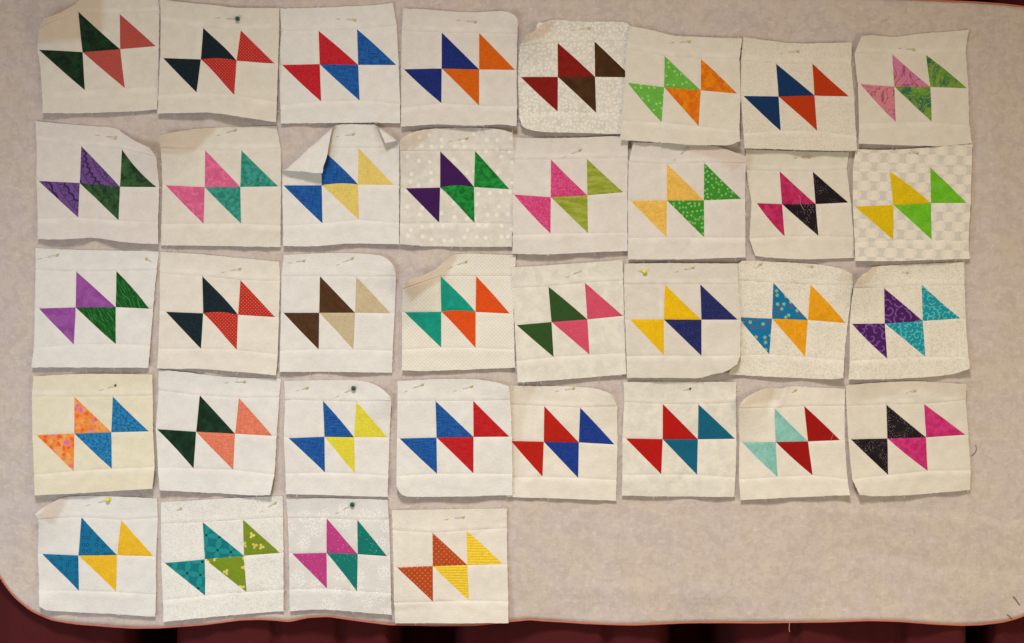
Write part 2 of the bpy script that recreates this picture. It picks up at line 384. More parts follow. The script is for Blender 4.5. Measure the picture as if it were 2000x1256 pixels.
def tube(pts, r, sides=6, tip=False):
    vs, fs = [], []
    for i, p in enumerate(pts):
        a = pts[max(0, i - 1)]; b = pts[min(len(pts) - 1, i + 1)]; t = (b - a).normalized()
        u = t.cross(Vector((0, 1, 0)))
        u = u.normalized() if u.length > 1e-6 else Vector((1, 0, 0)); w = t.cross(u)
        rr = r * (.15 if tip and i == len(pts) - 1 else 1)
        for k in range(sides):
            an = 2 * math.pi * k / sides; vs.append(p + (u * math.cos(an) + w * math.sin(an)) * rr)
    for i in range(len(pts) - 1):
        for k in range(sides):
            l = (k + 1) % sides; fs.append((i * sides + k, i * sides + l, (i + 1) * sides + l, (i + 1) * sides + k))
    fs.append(tuple(range(sides - 1, -1, -1))); fs.append(tuple((len(pts) - 1) * sides + k for k in range(sides)))
    return vs, fs
def make_block(d, idx):
    rnd = random.Random(idx * 17 + 3)
    off = (rnd.uniform(0, 60), rnd.uniform(0, 60))
    T, S1, Mr, S2, B = d['T'], d['S1'], d['M'], d['S2'], d['B']
    kl = math.hypot(Mr[1][0] - Mr[0][0], Mr[1][1] - Mr[0][1]) / math.hypot(Mr[2][0] - Mr[0][0], Mr[2][1] - Mr[0][1])
    kr = math.hypot(Mr[5][0] - Mr[4][0], Mr[5][1] - Mr[4][1]) / math.hypot(Mr[5][0] - Mr[3][0], Mr[5][1] - Mr[3][1])
    kl = max(.02, kl); kr = max(.02, kr)
    r1 = [S1[0], lerp(S1[0], S1[1], kl), S1[1], S1[2], lerp(S1[3], S1[2], kr), S1[3]]
    r3 = [S2[0], lerp(S2[0], S2[1], kl), S2[1], S2[2], lerp(S2[3], S2[2], kr), S2[3]]
    # column parameters
    cols = []                                        # (cell, t)
    for c in range(5):
        ts = PM if c in (0, 4) else PU
        cols += [(c, t) for t in ts[:-1]]
    cols.append((4, 1.0))
    def row_pt(r, c, t):
        return lerp(r[c], r[c + 1], t)
    def fracs(r):
        L = [0.0]
        for a, b in zip(r, r[1:]): L.append(L[-1] + math.hypot(b[0] - a[0], b[1] - a[1]))
        return [(L[c] + (L[c + 1] - L[c]) * t) / L[-1] for c, t in cols]
    Tp, Bp = resample(round_line(T), fracs(r1)), resample(round_line(B), fracs(r3))
    bow = d.get('bow', 0)
    def mid(c, t):
        x, y = row_pt(Mr, c, t)
        return (x, y + (bow * 4 * t * (1 - t) if c == 2 else 0))
    rows = []                                        # (band, t) top to bottom
    rows += [(0, 1 - t) for t in reversed(PS)][:-1]
    rows += [(1, t) for t in PU][:-1] + [(2, t) for t in PU][:-1] + [(3, t) for t in PS]
    nC, nR = len(cols), len(rows)
    flat = []
    for bnd, t in rows:
        for i, (c, s) in enumerate(cols):
            if bnd == 0: p = lerp(Tp[i], row_pt(r1, c, s), t)
            elif bnd == 1: p = lerp(row_pt(r1, c, s), mid(c, s), t)
            elif bnd == 2: p = lerp(mid(c, s), row_pt(r3, c, s), t)
            else: p = lerp(row_pt(r3, c, s), Bp[i], t)
            flat.append(p)
    # frayed raw edge
    for j in range(nR):
        for i in range(nC):
            if i in (0, nC - 1) or j in (0, nR - 1):
                x, y = flat[j * nC + i]
                flat[j * nC + i] = (x + .9 * noise.noise(Vector((x / 4, y / 4, idx))), y + .9 * noise.noise(Vector((x / 5, y / 5, idx + 50))))
    cx = sum(p[0] for p in flat) / len(flat); cy = sum(p[1] for p in flat) / len(flat)
    pins = [(p[0], p[1]) for p in d['pins']]
    corners = [flat[0], flat[nC - 1], flat[(nR - 1) * nC], flat[nR * nC - 1]]
    cl = d.get('lift', (0, 0, 0, 0)); bl = d.get('bl', rnd.uniform(3.0, 6.0)); amp = d.get('amp', 1.0)
    ytop = min(p[1] for p in flat); ybot = max(p[1] for p in flat)
    V3, seam, under = [], [], []
    press = []
    for _ in range(4):
        x0, y0 = rnd.uniform(cx - 100, cx + 100), rnd.uniform(cy - 100, cy + 100); an = rnd.uniform(0, math.pi); ln = rnd.uniform(30, 90)
        press.append(((x0, y0), (x0 + ln * math.cos(an), y0 + ln * math.sin(an)), rnd.choice((-1, 1)) * rnd.uniform(.7, 1.7), rnd.uniform(7, 15)))
    def show(x, y):                                  # how far a point lies inside a shape of painted tan shade
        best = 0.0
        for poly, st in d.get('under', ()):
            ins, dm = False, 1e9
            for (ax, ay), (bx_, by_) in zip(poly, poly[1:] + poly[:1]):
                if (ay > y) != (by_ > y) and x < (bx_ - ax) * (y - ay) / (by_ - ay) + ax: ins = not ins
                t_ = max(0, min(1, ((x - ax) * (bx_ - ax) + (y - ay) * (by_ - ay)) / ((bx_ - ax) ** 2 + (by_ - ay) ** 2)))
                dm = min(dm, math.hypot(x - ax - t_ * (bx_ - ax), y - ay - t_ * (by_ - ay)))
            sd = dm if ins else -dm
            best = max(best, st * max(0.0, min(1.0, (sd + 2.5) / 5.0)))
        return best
    seed = rnd.uniform(0, 100)
    for j, (bnd, t) in enumerate(rows):
        for i, (c, s) in enumerate(cols):
            x, y = flat[j * nC + i]
            v = (y - ytop) / (ybot - ytop)
            h = 2.6 + d.get('z', 0) + 1.3 * bl * (1 + .75 * noise.noise(Vector((x / 55, seed + 3, 0)))) * v ** 1.4
            h += amp * (2.6 * noise.noise(Vector((x / 75, y / 75, seed))) + 1.1 * noise.noise(Vector((x / 30, y / 30, seed + 9))) + .38 * noise.noise(Vector((x / 12, y / 12, seed + 4))))
            edge_t = max(0.0, 1 - (y - ytop) / 45.0); far = min([abs(x - p[0]) for p in pins] + [60.0])
            h += edge_t ** 2 * d.get('tl', 2.0) * (far / 60.0)
            for (qx, qy), a, R in zip(corners, cl, d.get('R', (62, 62, 62, 62))):
                if a:
                    q = max(0.0, 1 - math.hypot(x - qx, y - qy) / R); h += a * q ** 1.45
            for (a, b, am, w) in list(d.get('crease', ())) + press:
                dd, ov = line_d(x, y, a, b); h += am * max(0, 1 - abs(dd) / w) ** 1.3 * math.exp(-(ov / 25) ** 2)
            for p in pins:                           # the pin holds the cloth down in a small pucker
                q = math.hypot((x - p[0] + 9) / 20, (y - p[1]) / 9); h -= 1.3 * math.exp(-q * q)
                q2 = math.hypot((x - p[0] + 9) / 14, (y - p[1] - 15) / 7); h += .9 * math.exp(-q2 * q2)
            # sewn seams: a ditch on the line, a thicker band where the allowance lies underneath
            sb = 0.0
            hor = (bnd == 0 and t >= .999) or (bnd == 1 and t == 0) or (bnd == 2 and t == 0) or (bnd == 3 and t == 0)
            vert = bnd in (1, 2) and s == 0 and c in (2, 3)
            if hor or vert: h -= .5
            if bnd == 0 and .8 < t < .999: sb = 1.0
            if bnd == 3 and 0 < t < .2: sb = 1.0
            if bnd == 2 and 0 < t <= .10: sb = max(sb, .55)
            if bnd in (1, 2) and c == 1 and .90 <= s < 1: sb = max(sb, .55)
            if bnd in (1, 2) and c == 3 and 0 < s <= .10: sb = max(sb, .55)
            if bnd in (1, 2) and c in ((2, 3) if bnd == 1 else (1, 2)):
                k = abs(s - t)
                if k < 1e-6: h -= .3
                elif k < .13: sb = max(sb, .35)
            h += .4 * sb
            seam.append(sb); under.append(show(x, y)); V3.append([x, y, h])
    # folded or curled corners, rolled about a line towards the viewer
    for (a, b, r, ang, *tw) in d.get('fold', ()):
        dx, dy = b[0] - a[0], b[1] - a[1]; L = math.hypot(dx, dy); ux, uy = dx / L, dy / L; nx, ny = -uy, ux
        if (cx - a[0]) * nx + (cy - a[1]) * ny > 0: nx, ny = -nx, -ny
        am = math.radians(ang)
        for q in V3:
            e = (q[0] - a[0]) * nx + (q[1] - a[1]) * ny
            al = (q[0] - a[0]) * ux + (q[1] - a[1]) * uy
            e += min(1.0, max(0.0, e / 12)) * 1.3 * noise.noise(Vector((al / 22, 3.3, idx)))
            if e <= 0: continue
            if e < am * r: o_, hh = r * math.sin(e / r), r * (1 - math.cos(e / r))
            else: o_, hh = r * math.sin(am) + (e - am * r) * math.cos(am), r * (1 - math.cos(am)) + (e - am * r) * math.sin(am)
            q[0] += nx * (o_ - e); q[1] += ny * (o_ - e); q[2] += hh
    bx, by = flat[(nR - 1) * nC + nC // 2]
    root = empty('quilt_block', W(bx, by, 0)); bpy.context.view_layer.update()
    inv = W(bx, by, 0)
    tag(root, d['label'], 'quilt block', 'quilt blocks pinned to the sheet')
    pos = [W(q[0], q[1], q[2] + hsheet(q[0], q[1])) - inv for q in V3]
    uv = [((p[0] - cx + off[0] * 3) / 100, -(p[1] - cy + off[1] * 3) / 100) for p in flat]
    gmat, am_, bm_ = d['mats']
    # start index of every cell
    c0 = [0]
    for c in range(5): c0.append(c0[-1] + (len(PM) if c in (0, 4) else len(PU)) - 1)
    r0 = [0, len(PS) - 1, len(PS) - 1 + len(PU) - 1, len(PS) - 1 + 2 * (len(PU) - 1), nR - 1]
    def cell(bnd, c, half=None):
        out = []
        for j in range(r0[bnd], r0[bnd + 1]):
            for i in range(c0[c], c0[c + 1]):
                tl, tr = j * nC + i, j * nC + i + 1; bl_, br = tl + nC, tr + nC
                jj, ii = j - r0[bnd], i - c0[c]
                if half is None: out.append((bl_, br, tr, tl))
                elif half == 'll':
                    if jj > ii: out.append((bl_, br, tr, tl))
                    elif jj == ii: out.append((bl_, br, tl))
                else:
                    if jj < ii: out.append((bl_, br, tr, tl))
                    elif jj == ii: out.append((br, tr, tl))
        return out
    def patch(name, faces, mat):
        used = sorted({v for f in faces for v in f}); mp = {v: k for k, v in enumerate(used)}
        fr = [tuple(mp[v] for v in f) for f in faces]; nv = len(used)
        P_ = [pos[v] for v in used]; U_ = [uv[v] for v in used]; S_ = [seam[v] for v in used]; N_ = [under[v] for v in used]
        back = Vector((0, .0005, 0))                 # cloth thickness: a second skin and a cut edge
        cnt = {}
        for f in fr:
            for a, b in zip(f, f[1:] + f[:1]): cnt[(a, b)] = 1
        rim = [(a, b) for (a, b) in cnt if (b, a) not in cnt]
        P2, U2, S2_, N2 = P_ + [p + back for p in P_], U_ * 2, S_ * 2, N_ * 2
        fs = fr + [tuple(v + nv for v in reversed(f)) for f in fr]
        for a, b in rim:
            k = len(P2); P2 += [P_[a], P_[b], P_[b] + back, P_[a] + back]; U2 += [U_[a], U_[b], U_[b], U_[a]]; S2_ += [0, 0, 0, 0]; N2 += [0, 0, 0, 0]
            fs.append((k + 1, k, k + 3, k + 2))
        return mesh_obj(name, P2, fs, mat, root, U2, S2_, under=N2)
    patch('border_strip', sum([cell(0, c) for c in range(5)], []), gmat)
    patch('border_strip', sum([cell(3, c) for c in range(5)], []), gmat)
    patch('square_patch', cell(1, 0) + cell(1, 1), gmat)
    patch('square_patch', cell(2, 3) + cell(2, 4), gmat)
    patch('ground_triangle', cell(1, 2, 'ur'), gmat)
    patch('ground_triangle', cell(1, 3, 'ur') + cell(1, 4), gmat)
    patch('ground_triangle', cell(2, 0) + cell(2, 1, 'll'), gmat)
    patch('ground_triangle', cell(2, 2, 'll'), gmat)
    for nm, f, m, lb in (('coloured_triangle', cell(1, 2, 'll'), am_, d['an']), ('coloured_triangle', cell(2, 1, 'ur'), am_, d['an']),
                     ('coloured_triangle', cell(1, 3, 'll'), bm_, d['bn']), ('coloured_triangle', cell(2, 2, 'ur'), bm_, d['bn'])):
        o = patch(nm, f, m); o['label'] = lb + ' cotton triangle patch'
    # a few loose warp ends standing off the raw edge
    fv, ff = [], []
    ring = [i for i in range(nC)] + [j * nC + nC - 1 for j in range(1, nR)] + [(nR - 1) * nC + i for i in range(nC - 1)] + [j * nC for j in range(1, nR - 1)]
    for _ in range(9):
        v0 = V3[rnd.choice(ring)]; ox, oy = v0[0] - cx, v0[1] - cy; L = math.hypot(ox, oy); an = math.atan2(oy, ox) + rnd.uniform(-1.1, 1.1)
        ln = rnd.uniform(3, 9); bend = rnd.uniform(-.9, .9); pts = []
        x, y = v0[0], v0[1]
        for k in range(5):
            pts.append(W(x, y, v0[2] + .3 + hsheet(x, y)) - inv); x += ln / 4 * math.cos(an); y += ln / 4 * math.sin(an); an += bend / 4
        tv, tf = tube(pts, .32 * S, 4); n0 = len(fv); fv += tv; ff += [tuple(q + n0 for q in f) for f in tf]
    mesh_obj('frayed_ends', fv, ff, gmat, root, [(.1, .1)] * len(fv))
    d['surf'] = (V3, nC)
    return root

def ground(kind, cols, k=()): return fabric(kind, cols, k, 0.925, True)
G_WARM = ground('plain', [(222, 211, 193)]); G_WHITE = ground('plain', [(226, 219, 208)]); G_CREAM = ground('plain', [(227, 216, 199)])
G_GREY = ground('plain', [(221, 210, 198)]); G_YEL = ground('plain', [(227, 215, 186)]); G_THIN = ground('plain', [(217, 207, 191)])
G_FLORAL = ground('rdots', [(221, 213, 198), (235, 228, 213)], (7, 2.2, 1.0, 1.4))
G_SPECK = ground('scribble', [(226, 214, 194), (202, 193, 178)], (.26, .055))
G_DOT = ground('rdots', [(221, 212, 197), (234, 226, 212)], (22, 3.9, .6, 1.2))
G_PIN = ground('dots', [(228, 219, 201), (212, 204, 187)], (5.2, .24))
G_HOUND = ground('hound', [(232, 220, 202), (209, 201, 187), (225, 214, 197)], (37,))
G_BATIK = ground('mottle', [(227, 217, 199), (214, 206, 191)], (.045,))
G_VINE = ground('scribble', [(229, 219, 200), (204, 195, 179)], (.17, .055))
G_VINE2 = ground('scribble', [(229, 223, 210), (208, 203, 192)], (.16, .05))
G_BUNCH = ground('clusters', [(217, 211, 201), (232, 227, 217)], (38, 17))
def F(kind, *cols, k=(), g=0.90): return fabric(kind, cols, k, g)
R1, R2 = 1.02, 0.95
BLUE = lambda g: F('linen', (12, 62, 128), (36, 98, 164), g=g)
BLACKSPECK = lambda g: F('specks', (27, 17, 24), (140, 128, 128), k=(3.8, .62), g=g)

def blk(label, an, bn, gm, am, bm, T, S1, M, S2, B, pins, **kw):
    return dict(label=label, an=an, bn=bn, mats=(gm, am, bm), T=T, S1=S1, M=M, S2=S2, B=B, pins=pins, **kw)
YE, GR, BK, YB, SH = 'yellow', 'green', 'black', 'bright yellow', 'steel'
BLOCKS = [
 # ---------------- top row
 blk('quilt block of dark green and plain coral triangles, curled left corner, first in top row', 'mottled dark green', 'plain coral', G_WARM,
     F('mottle', (10, 30, 18), (24, 54, 30), k=(.05,), g=R1), F('plain', (176, 76, 66), g=R1),
     [(95, 44), (122, 30), (150, 12), (165, -8), (230, -14), (309, -6)], [(82, 62), (156, 25), (234.5, 28), (312, 22)],
     [(77, 98), (79.5, 99.5), (163, 103), (236, 97), (305, 91), (311, 90)], [(84, 181), (167.5, 177), (245.5, 173), (310, 170)],
     [(87, 222.5), (150, 223), (262, 219), (309, 214.5)], [(250, -4, 232, -6, YE)], lift=(34, 0, 4, 0), R=(95, 60, 60, 60), bl=4),
 blk('quilt block of blue-black and red pin-dot triangles in the top row, green ball pin', 'blue-black', 'red pin-dot', G_WARM,
     F('mottle', (12, 25, 32), (19, 34, 42), k=(.2,), g=R1), F('dots', (176, 38, 32), (208, 98, 82), k=(4.4, .2), g=R1),
     [(314.5, 0), (362, 6), (420, 11), (462, 17.5), (546, 17)], [(316, 45), (398, 55.5), (471, 60), (546, 60)],
     [(314, 112), (320, 114.5), (394, 117.5), (464, 120.5), (537.5, 125.5), (544.5, 126)], [(311, 187), (386, 182), (460, 187.5), (542.5, 201)],
     [(310, 223), (367, 222.5), (417, 221), (465, 229.5), (541, 240.5)], [(463.8, 38, 419.5, 35.5, GR)], bow=-4, z=3, bl=8,
     crease=[((419, 130), (419, 225), -4, 26)]),
 blk('quilt block of red and streaky blue triangles, red on the left, in the top row', 'red', 'streaky blue', G_WHITE,
     F('mottle', (176, 28, 38), (190, 36, 44), k=(.2,), g=R1), BLUE(R1),
     [(546, 17), (605, 16), (680, 13), (730, 10.5), (767.5, 7)], [(550, 61), (622.5, 60.5), (697.5, 57.5), (775, 51)],
     [(545.5, 128), (551, 127), (625, 126), (700, 127.5), (774, 127.5), (779, 127.5)], [(548, 206), (628, 199), (703, 197.5), (782.5, 204)],
     [(550, 242), (655, 241), (730, 240.5), (782, 242)], [(692.5, 39, 655, 37, YE)], bl=5),
 blk('quilt block of speckled navy and plain orange triangles in the top row', 'speckled navy', 'plain orange', G_GREY,
     F('mottle', (16, 32, 92), (28, 46, 116), k=(.4,), g=R1), F('plain', (206, 92, 10), g=R1),
     [(787.5, 17.5), (842.5, 20), (890, 24), (930, 25), (960, 23), (987.5, 23), (1005, 31), (1011, 41)], [(785, 61), (863, 64.5), (936, 65.5), (1011, 67.5)],
     [(784, 135), (789, 136), (863, 135), (936, 137), (1006, 138), (1009, 138)], [(784, 212), (862.5, 203), (936, 208), (1010, 209)],
     [(784, 249), (855, 244), (887.5, 246), (930, 247.5), (980, 244), (1009, 249)], [(927, 43, 889, 39, YE)], z=2.5, bl=6, lift=(0, 9, 0, 0)),
 blk('quilt block of dark red and brown triangles on white floral print, right tip hidden', 'dark red', 'dark brown', G_FLORAL,
     F('mottle', (122, 18, 14), (130, 24, 18), k=(.1,), g=R1), F('mottle', (60, 36, 14), (74, 46, 20), k=(.06,), g=R1),
     [(1027, 73), (1047, 62), (1049, 44), (1062, 46), (1080, 37), (1120, 42.5), (1220, 42.5), (1232, 52)], [(1015, 93), (1089, 84.5), (1161, 81), (1235, 81)],
     [(1011, 150), (1017, 151), (1089.5, 151), (1162, 151), (1234, 152), (1238, 152)], [(1014, 228), (1089, 219), (1164, 221), (1238, 225)],
     [(1018, 246), (1027, 253), (1052, 259), (1120, 260.5), (1210, 263), (1238, 262)], [(1149.5, 55.5, 1113, 60, YE)], lift=(24, 0, 9, 0), R=(60, 60, 50, 60), bl=5),
 blk('tilted quilt block of dotted light green and orange triangles in the top row', 'dotted light green', 'mottled orange', G_WARM,
     F('rdots', (104, 172, 66), (152, 206, 112), k=(13, 2.1, .8, .8), g=R1), F('mottle', (224, 128, 10), (206, 98, 6), k=(.06,), g=R1),
     [(1231, 53), (1270, 59.5), (1310, 71), (1350, 73), (1447.5, 77.5)], [(1222.5, 97), (1297.5, 111), (1368, 117), (1443, 116)],
     [(1219.5, 162), (1225, 163), (1296, 172), (1367.5, 178), (1438, 184.5), (1445, 185)], [(1214, 238), (1291, 240.5), (1363, 248), (1442, 257.5)],
     [(1210, 275), (1275, 279), (1350, 285), (1400, 285.5), (1422, 286), (1443, 277.5)], [(1344, 82, 1306, 85, YE)], z=7, bl=6, lift=(0, 0, 0, 6)),
 blk('quilt block of navy and red-orange triangles on speckled white print in the top row', 'navy', 'red-orange', G_SPECK,
     F('mottle', (10, 42, 80), (13, 50, 92), k=(.3,), g=R1), F('plain', (180, 52, 8), g=R1),
     [(1451, 74.5), (1492.5, 80), (1555, 87), (1662.5, 84)], [(1446, 120), (1514.5, 126), (1585, 125.5), (1661, 127.5)],
     [(1445.5, 187), (1450.5, 189), (1519, 190), (1589, 188), (1655.5, 190), (1666, 192.5)], [(1450, 262), (1523, 257), (1594, 257), (1670, 267)],
     [(1452.5, 291), (1555, 294), (1630, 296), (1670.5, 296)], [(1556, 101, 1520, 106, YE)], z=4, bl=6),
 blk('quilt block of pink floral and green batik triangles, last in the top row', 'pink floral', 'green batik', G_WARM,
     F('bloom', (204, 124, 132), (200, 118, 148), (138, 52, 84), k=(.018,), g=R1), F('bloom', (44, 108, 70), (102, 150, 44), (168, 150, 84), k=(.034,), g=R1),
     [(1680, 73), (1705, 70), (1750, 73), (1792.5, 66), (1890, 60)], [(1667, 106), (1742, 106), (1808, 108), (1885, 104)],
     [(1674, 165), (1679, 165), (1746, 170), (1816, 170.5), (1887, 173), (1890, 173)], [(1676, 242.5), (1748, 239.5), (1817.5, 239), (1891, 246)],
     [(1674.5, 282), (1730, 284), (1830, 287), (1855, 285), (1895, 281)], [(1783, 97, 1752, 94, YE)], lift=(12, 0, 0, 4), bl=6),
 # ---------------- second row
 blk('quilt block of purple lace-print and dark green triangles, curled right corner', 'purple lace-print', 'mottled dark green', G_GREY,
     F('lace', (112, 76, 132), (56, 28, 82), k=(60, -60), g=R2), F('mottle', (24, 50, 28), (56, 92, 52), k=(.07,), g=R2),
     [(71, 237), (125, 242.5), (182.5, 247), (225, 249), (240, 259), (262.5, 275), (297, 291)], [(72.5, 277.5), (160, 286), (240, 292), (309, 308)],
     [(73, 352), (77, 354), (157.5, 358), (236, 365.5), (307, 366), (312.5, 366)], [(76, 427.5), (156, 425.5), (234.5, 431), (311, 435)],
     [(76, 467.5), (112, 469), (155, 467), (186, 464), (225, 471), (265, 476), (312, 477)], [(226, 269, 186, 264, YE)], lift=(0, 22, 0, 0), R=(60, 80, 60, 60), bl=8,
     crease=[((187, 380), (187, 470), -5, 22)]),
 blk('quilt block of pink and mottled teal triangles in the second row', 'pink', 'mottled teal', G_WARM,
     F('swirl', (220, 98, 138), (225, 112, 147), k=(30, 1.2), g=R2), F('mottle', (30, 122, 102), (66, 156, 138), k=(.11,), g=R2),
     [(317, 267.5), (345, 259), (400, 250), (540, 246)], [(317, 291), (401, 294), (472, 294), (549, 291)],
     [(318, 361), (324, 362), (401, 366), (470, 365.5), (544, 364.5), (549.5, 365)], [(316, 437.5), (399, 437.5), (472, 437), (549, 441)],
     [(315.5, 479.5), (375, 480), (549, 483)], [(459, 254, 422, 266, YE)], lift=(22, 0, 0, 0), R=(85, 60, 60, 60), bl=4),
 blk('quilt block of blue and pale yellow triangles, top left corner folded over', 'streaky blue', 'pale yellow', G_WHITE,
     BLUE(R2), F('plain', (226, 198, 106), g=R2),
     [(553, 251), (600, 247), (662, 244), (680, 242.5), (718, 243), (780, 246)], [(553, 292), (627.5, 290), (700, 289), (780, 290)],
     [(552, 360), (554.5, 362.5), (629, 362.5), (700, 361), (770, 362), (780, 364)], [(554, 442.5), (631, 437), (702, 430), (780, 436)],
     [(555, 481), (612, 482.5), (680, 475.5), (780, 477.5)], [(689.5, 262, 655, 268, YE)], bow=-3, bl=5, z=1,
     fold=[((551, 347), (660, 250), 6.0, 168), ((729, 247), (781, 284), 5.0, 164)]),
 blk('quilt block of dark purple and green triangles on white-spotted ground', 'dark purple', 'mottled green', G_DOT,
     F('plain', (62, 22, 80), g=R2), F('mottle', (8, 104, 36), (34, 146, 60), k=(.10,), g=R2),
     [(782.5, 276), (795, 265), (817.5, 256), (855, 251), (942.5, 250), (980, 254), (1001, 261)], [(782.5, 296), (860, 296), (928, 295.5), (1004, 295.5)],
     [(783, 366), (792, 368), (860, 367), (926, 366), (995, 370), (1004, 370)], [(782, 437.5), (858, 435.5), (927, 436), (1002, 437.5)],
     [(781, 477.5), (842.5, 482), (1000, 482.5)], [(911, 270, 874, 277, YE)], bow=-4, lift=(18, 10, 0, 0), R=(75, 60, 60, 60), bl=4),
 blk('quilt block of hot pink scribble and olive brushed triangles in the second row', 'hot pink scribble', 'brushed olive', G_GREY,
     F('scribble', (198, 48, 106), (228, 104, 146), k=(.26, .06), g=R2), F('brush', (140, 148, 40), (166, 172, 70), (98, 102, 18), g=R2),
     [(1001, 269), (1052, 271), (1110, 270), (1226, 265)], [(1004.5, 312), (1076, 312), (1146, 310), (1226, 309)],
     [(1001.5, 380), (1003.5, 380.5), (1075.5, 386), (1147, 382), (1217, 376), (1225, 377)], [(1002, 460), (1075, 457), (1148, 456), (1225, 455)],
     [(1001, 496), (1065, 498), (1130, 494.5), (1225, 490.5)], [(1132, 293, 1098, 309, YE)], z=2.5, bl=5),
 blk('quilt block of pale orange and white-dotted green triangles in the second row', 'pale orange', 'dotted green', G_GREY,
     F('mottle', (234, 188, 90), (226, 174, 76), k=(.12,), g=R2), F('rdots', (62, 142, 44), (134, 192, 106), k=(8.5, 2.0, 1.0, .9), g=R2),
     [(1236, 279), (1290, 279), (1395, 285), (1427, 296), (1454, 307.5)], [(1227.5, 317), (1302, 321), (1374.5, 318), (1454.5, 320)],
     [(1226, 392.5), (1230.5, 392.5), (1302, 392), (1374, 392), (1447, 389), (1454.5, 389)], [(1226, 465.5), (1301, 464), (1374.5, 464), (1455, 465)],
     [(1225.5, 507), (1315, 507.5), (1455, 503)], [(1342, 290, 1313, 316, YE)], z=4, lift=(0, 12, 0, 0), bl=4),
 blk('quilt block of magenta and black speckled triangles, magenta on the left', 'magenta', 'black speckled', G_WARM,
     F('mottle', (172, 24, 78), (194, 50, 98), k=(.07,), g=R2), BLACKSPECK(R2),
     [(1456, 292), (1555, 296), (1657.5, 297.5)], [(1457, 332), (1522.5, 334.5), (1587, 335.5), (1653, 331)],
     [(1467.5, 395), (1477.5, 397), (1527, 399), (1592.5, 399), (1656, 396), (1661, 397.5)], [(1463, 466), (1532, 462), (1597.5, 461), (1666, 464)],
     [(1474, 500), (1505, 504), (1575, 507.5), (1630, 505), (1667, 504)], [(1580, 307, 1548, 309, YE)], bl=4),
 blk('quilt block of yellow and lime green triangles on grey and white houndstooth print', 'yellow', 'lime green', G_HOUND,
     F('plain', (222, 186, 12), g=R2), F('mottle', (102, 178, 28), (116, 188, 44), k=(.06,), g=R2),
     [(1670, 292.5), (1730, 294), (1805, 289), (1897.5, 282)], [(1664, 329), (1736, 335), (1815, 327.5), (1895.5, 327)],
     [(1664, 404), (1668, 404), (1743, 401), (1816, 397.5), (1885, 397), (1893, 396)], [(1667.5, 475), (1743, 469.5), (1817, 469), (1889, 471)],
     [(1668, 510), (1730, 511), (1891, 506)], [(1789, 299, 1772, 299, YE)], z=4, bl=4),
 # ---------------- third row
 blk('quilt block of orchid purple and streaked green triangles, two pins, third row', 'orchid purple', 'streaked green', G_WHITE,
     F('mottle', (144, 70, 146), (160, 88, 160), k=(.05,)), F('streak', (8, 78, 22), (56, 136, 66), k=(58, 22, 2.6)),
     [(70, 484.5), (125, 487.5), (225, 489.5), (310, 491)], [(70, 527.5), (150, 530.5), (228, 529.5), (307, 527.5)],
     [(69, 601), (77, 602.5), (149, 600.5), (227, 600), (292.5, 603), (300, 604)], [(68, 680), (146, 673), (228, 672), (295, 675)],
     [(64, 717.5), (150, 717.5), (292, 718)], [(112.5, 498, 72.5, 507, YE), (287, 505.5, 299, 513, YE)], bl=5, amp=1.3),
 blk('quilt block of blue-black and red pin-dot triangles in the third row', 'blue-black', 'red pin-dot', G_CREAM,
     F('mottle', (16, 32, 38), (24, 42, 50), k=(.2,)), F('dots', (188, 42, 30), (220, 116, 96), k=(4.8, .2)),
     [(314, 492.5), (375, 495), (437.5, 501), (546, 511)], [(313, 534), (396, 539.5), (470, 547), (547.5, 549)],
     [(313, 607.5), (325, 609), (397.5, 612), (466, 615), (538, 619.5), (546, 620)], [(311, 681), (394, 681), (464, 683), (544, 692.5)],
     [(309, 719), (357.5, 721), (372, 719), (425, 722.5), (540.5, 732.5)], [(468, 525, 431, 533, YE)], bow=-4, bl=6),
 blk('quilt block of dark brown and tan triangles in the third row', 'dark brown', 'tan', G_WHITE,
     F('mottle', (74, 46, 24), (84, 54, 30), k=(.1,)), F('plain', (205, 184, 144)),
     [(555, 498), (617.5, 495), (680, 494), (742, 497.5), (760, 507.5), (770, 520)], [(550, 540), (625.5, 539.5), (696, 540.5), (774, 540)],
     [(549.5, 610), (554, 611), (624, 611), (694, 611), (763, 612), (771, 612.5)], [(548, 685), (623, 682.5), (691, 683), (767.5, 685)],
     [(547, 726), (655, 726), (766, 728)], [(593, 509, 562, 514, YE), (687.5, 504.5, 656, 519, YE)], lift=(0, 12, 0, 0), bl=4),
 blk('quilt block of teal and bright orange triangles, top left corner curling forward', 'teal', 'bright orange', G_PIN,
     F('mottle', (6, 142, 118), (18, 156, 132), k=(.06,)), F('plain', (226, 80, 22)),
     [(795, 549), (830, 538), (852, 526), (867.5, 511), (890, 494), (1007.5, 499)], [(789, 565), (861, 539.5), (930, 539.5), (1006, 539)],
     [(785.5, 610), (791, 610), (862, 609), (929, 609.5), (995.5, 612.5), (1003, 612.5)], [(786, 682.5), (862, 679), (929, 679.5), (1005, 682.5)],
     [(785.5, 723), (830, 725), (1006, 718)], [(909.5, 511, 874, 524, YE)], bow=-3, lift=(40, 0, 0, 0), R=(95, 60, 60, 60), bl=5),
 blk('tilted quilt block of forest green and pink triangles in the third row', 'forest green', 'pink', G_BATIK,
     F('plain', (48, 80, 36)), F('plain', (215, 80, 104)),
     [(999, 522.5), (1065, 519), (1215, 508)], [(1001, 562.5), (1071, 560), (1142, 552), (1217, 548)],
     [(1005, 635), (1009, 635), (1077, 629), (1147, 624), (1216.5, 617), (1219, 617.5)], [(1009, 705), (1081, 697), (1151, 692.5), (1221, 690)],
     [(1011, 747), (1115, 740), (1222.5, 730.5)], [(1134, 529, 1104, 542.5, SH)], z=3, bl=5),
 blk('quilt block of golden yellow and speckled navy triangles on thin greyish cotton', 'golden yellow', 'speckled navy', G_THIN,
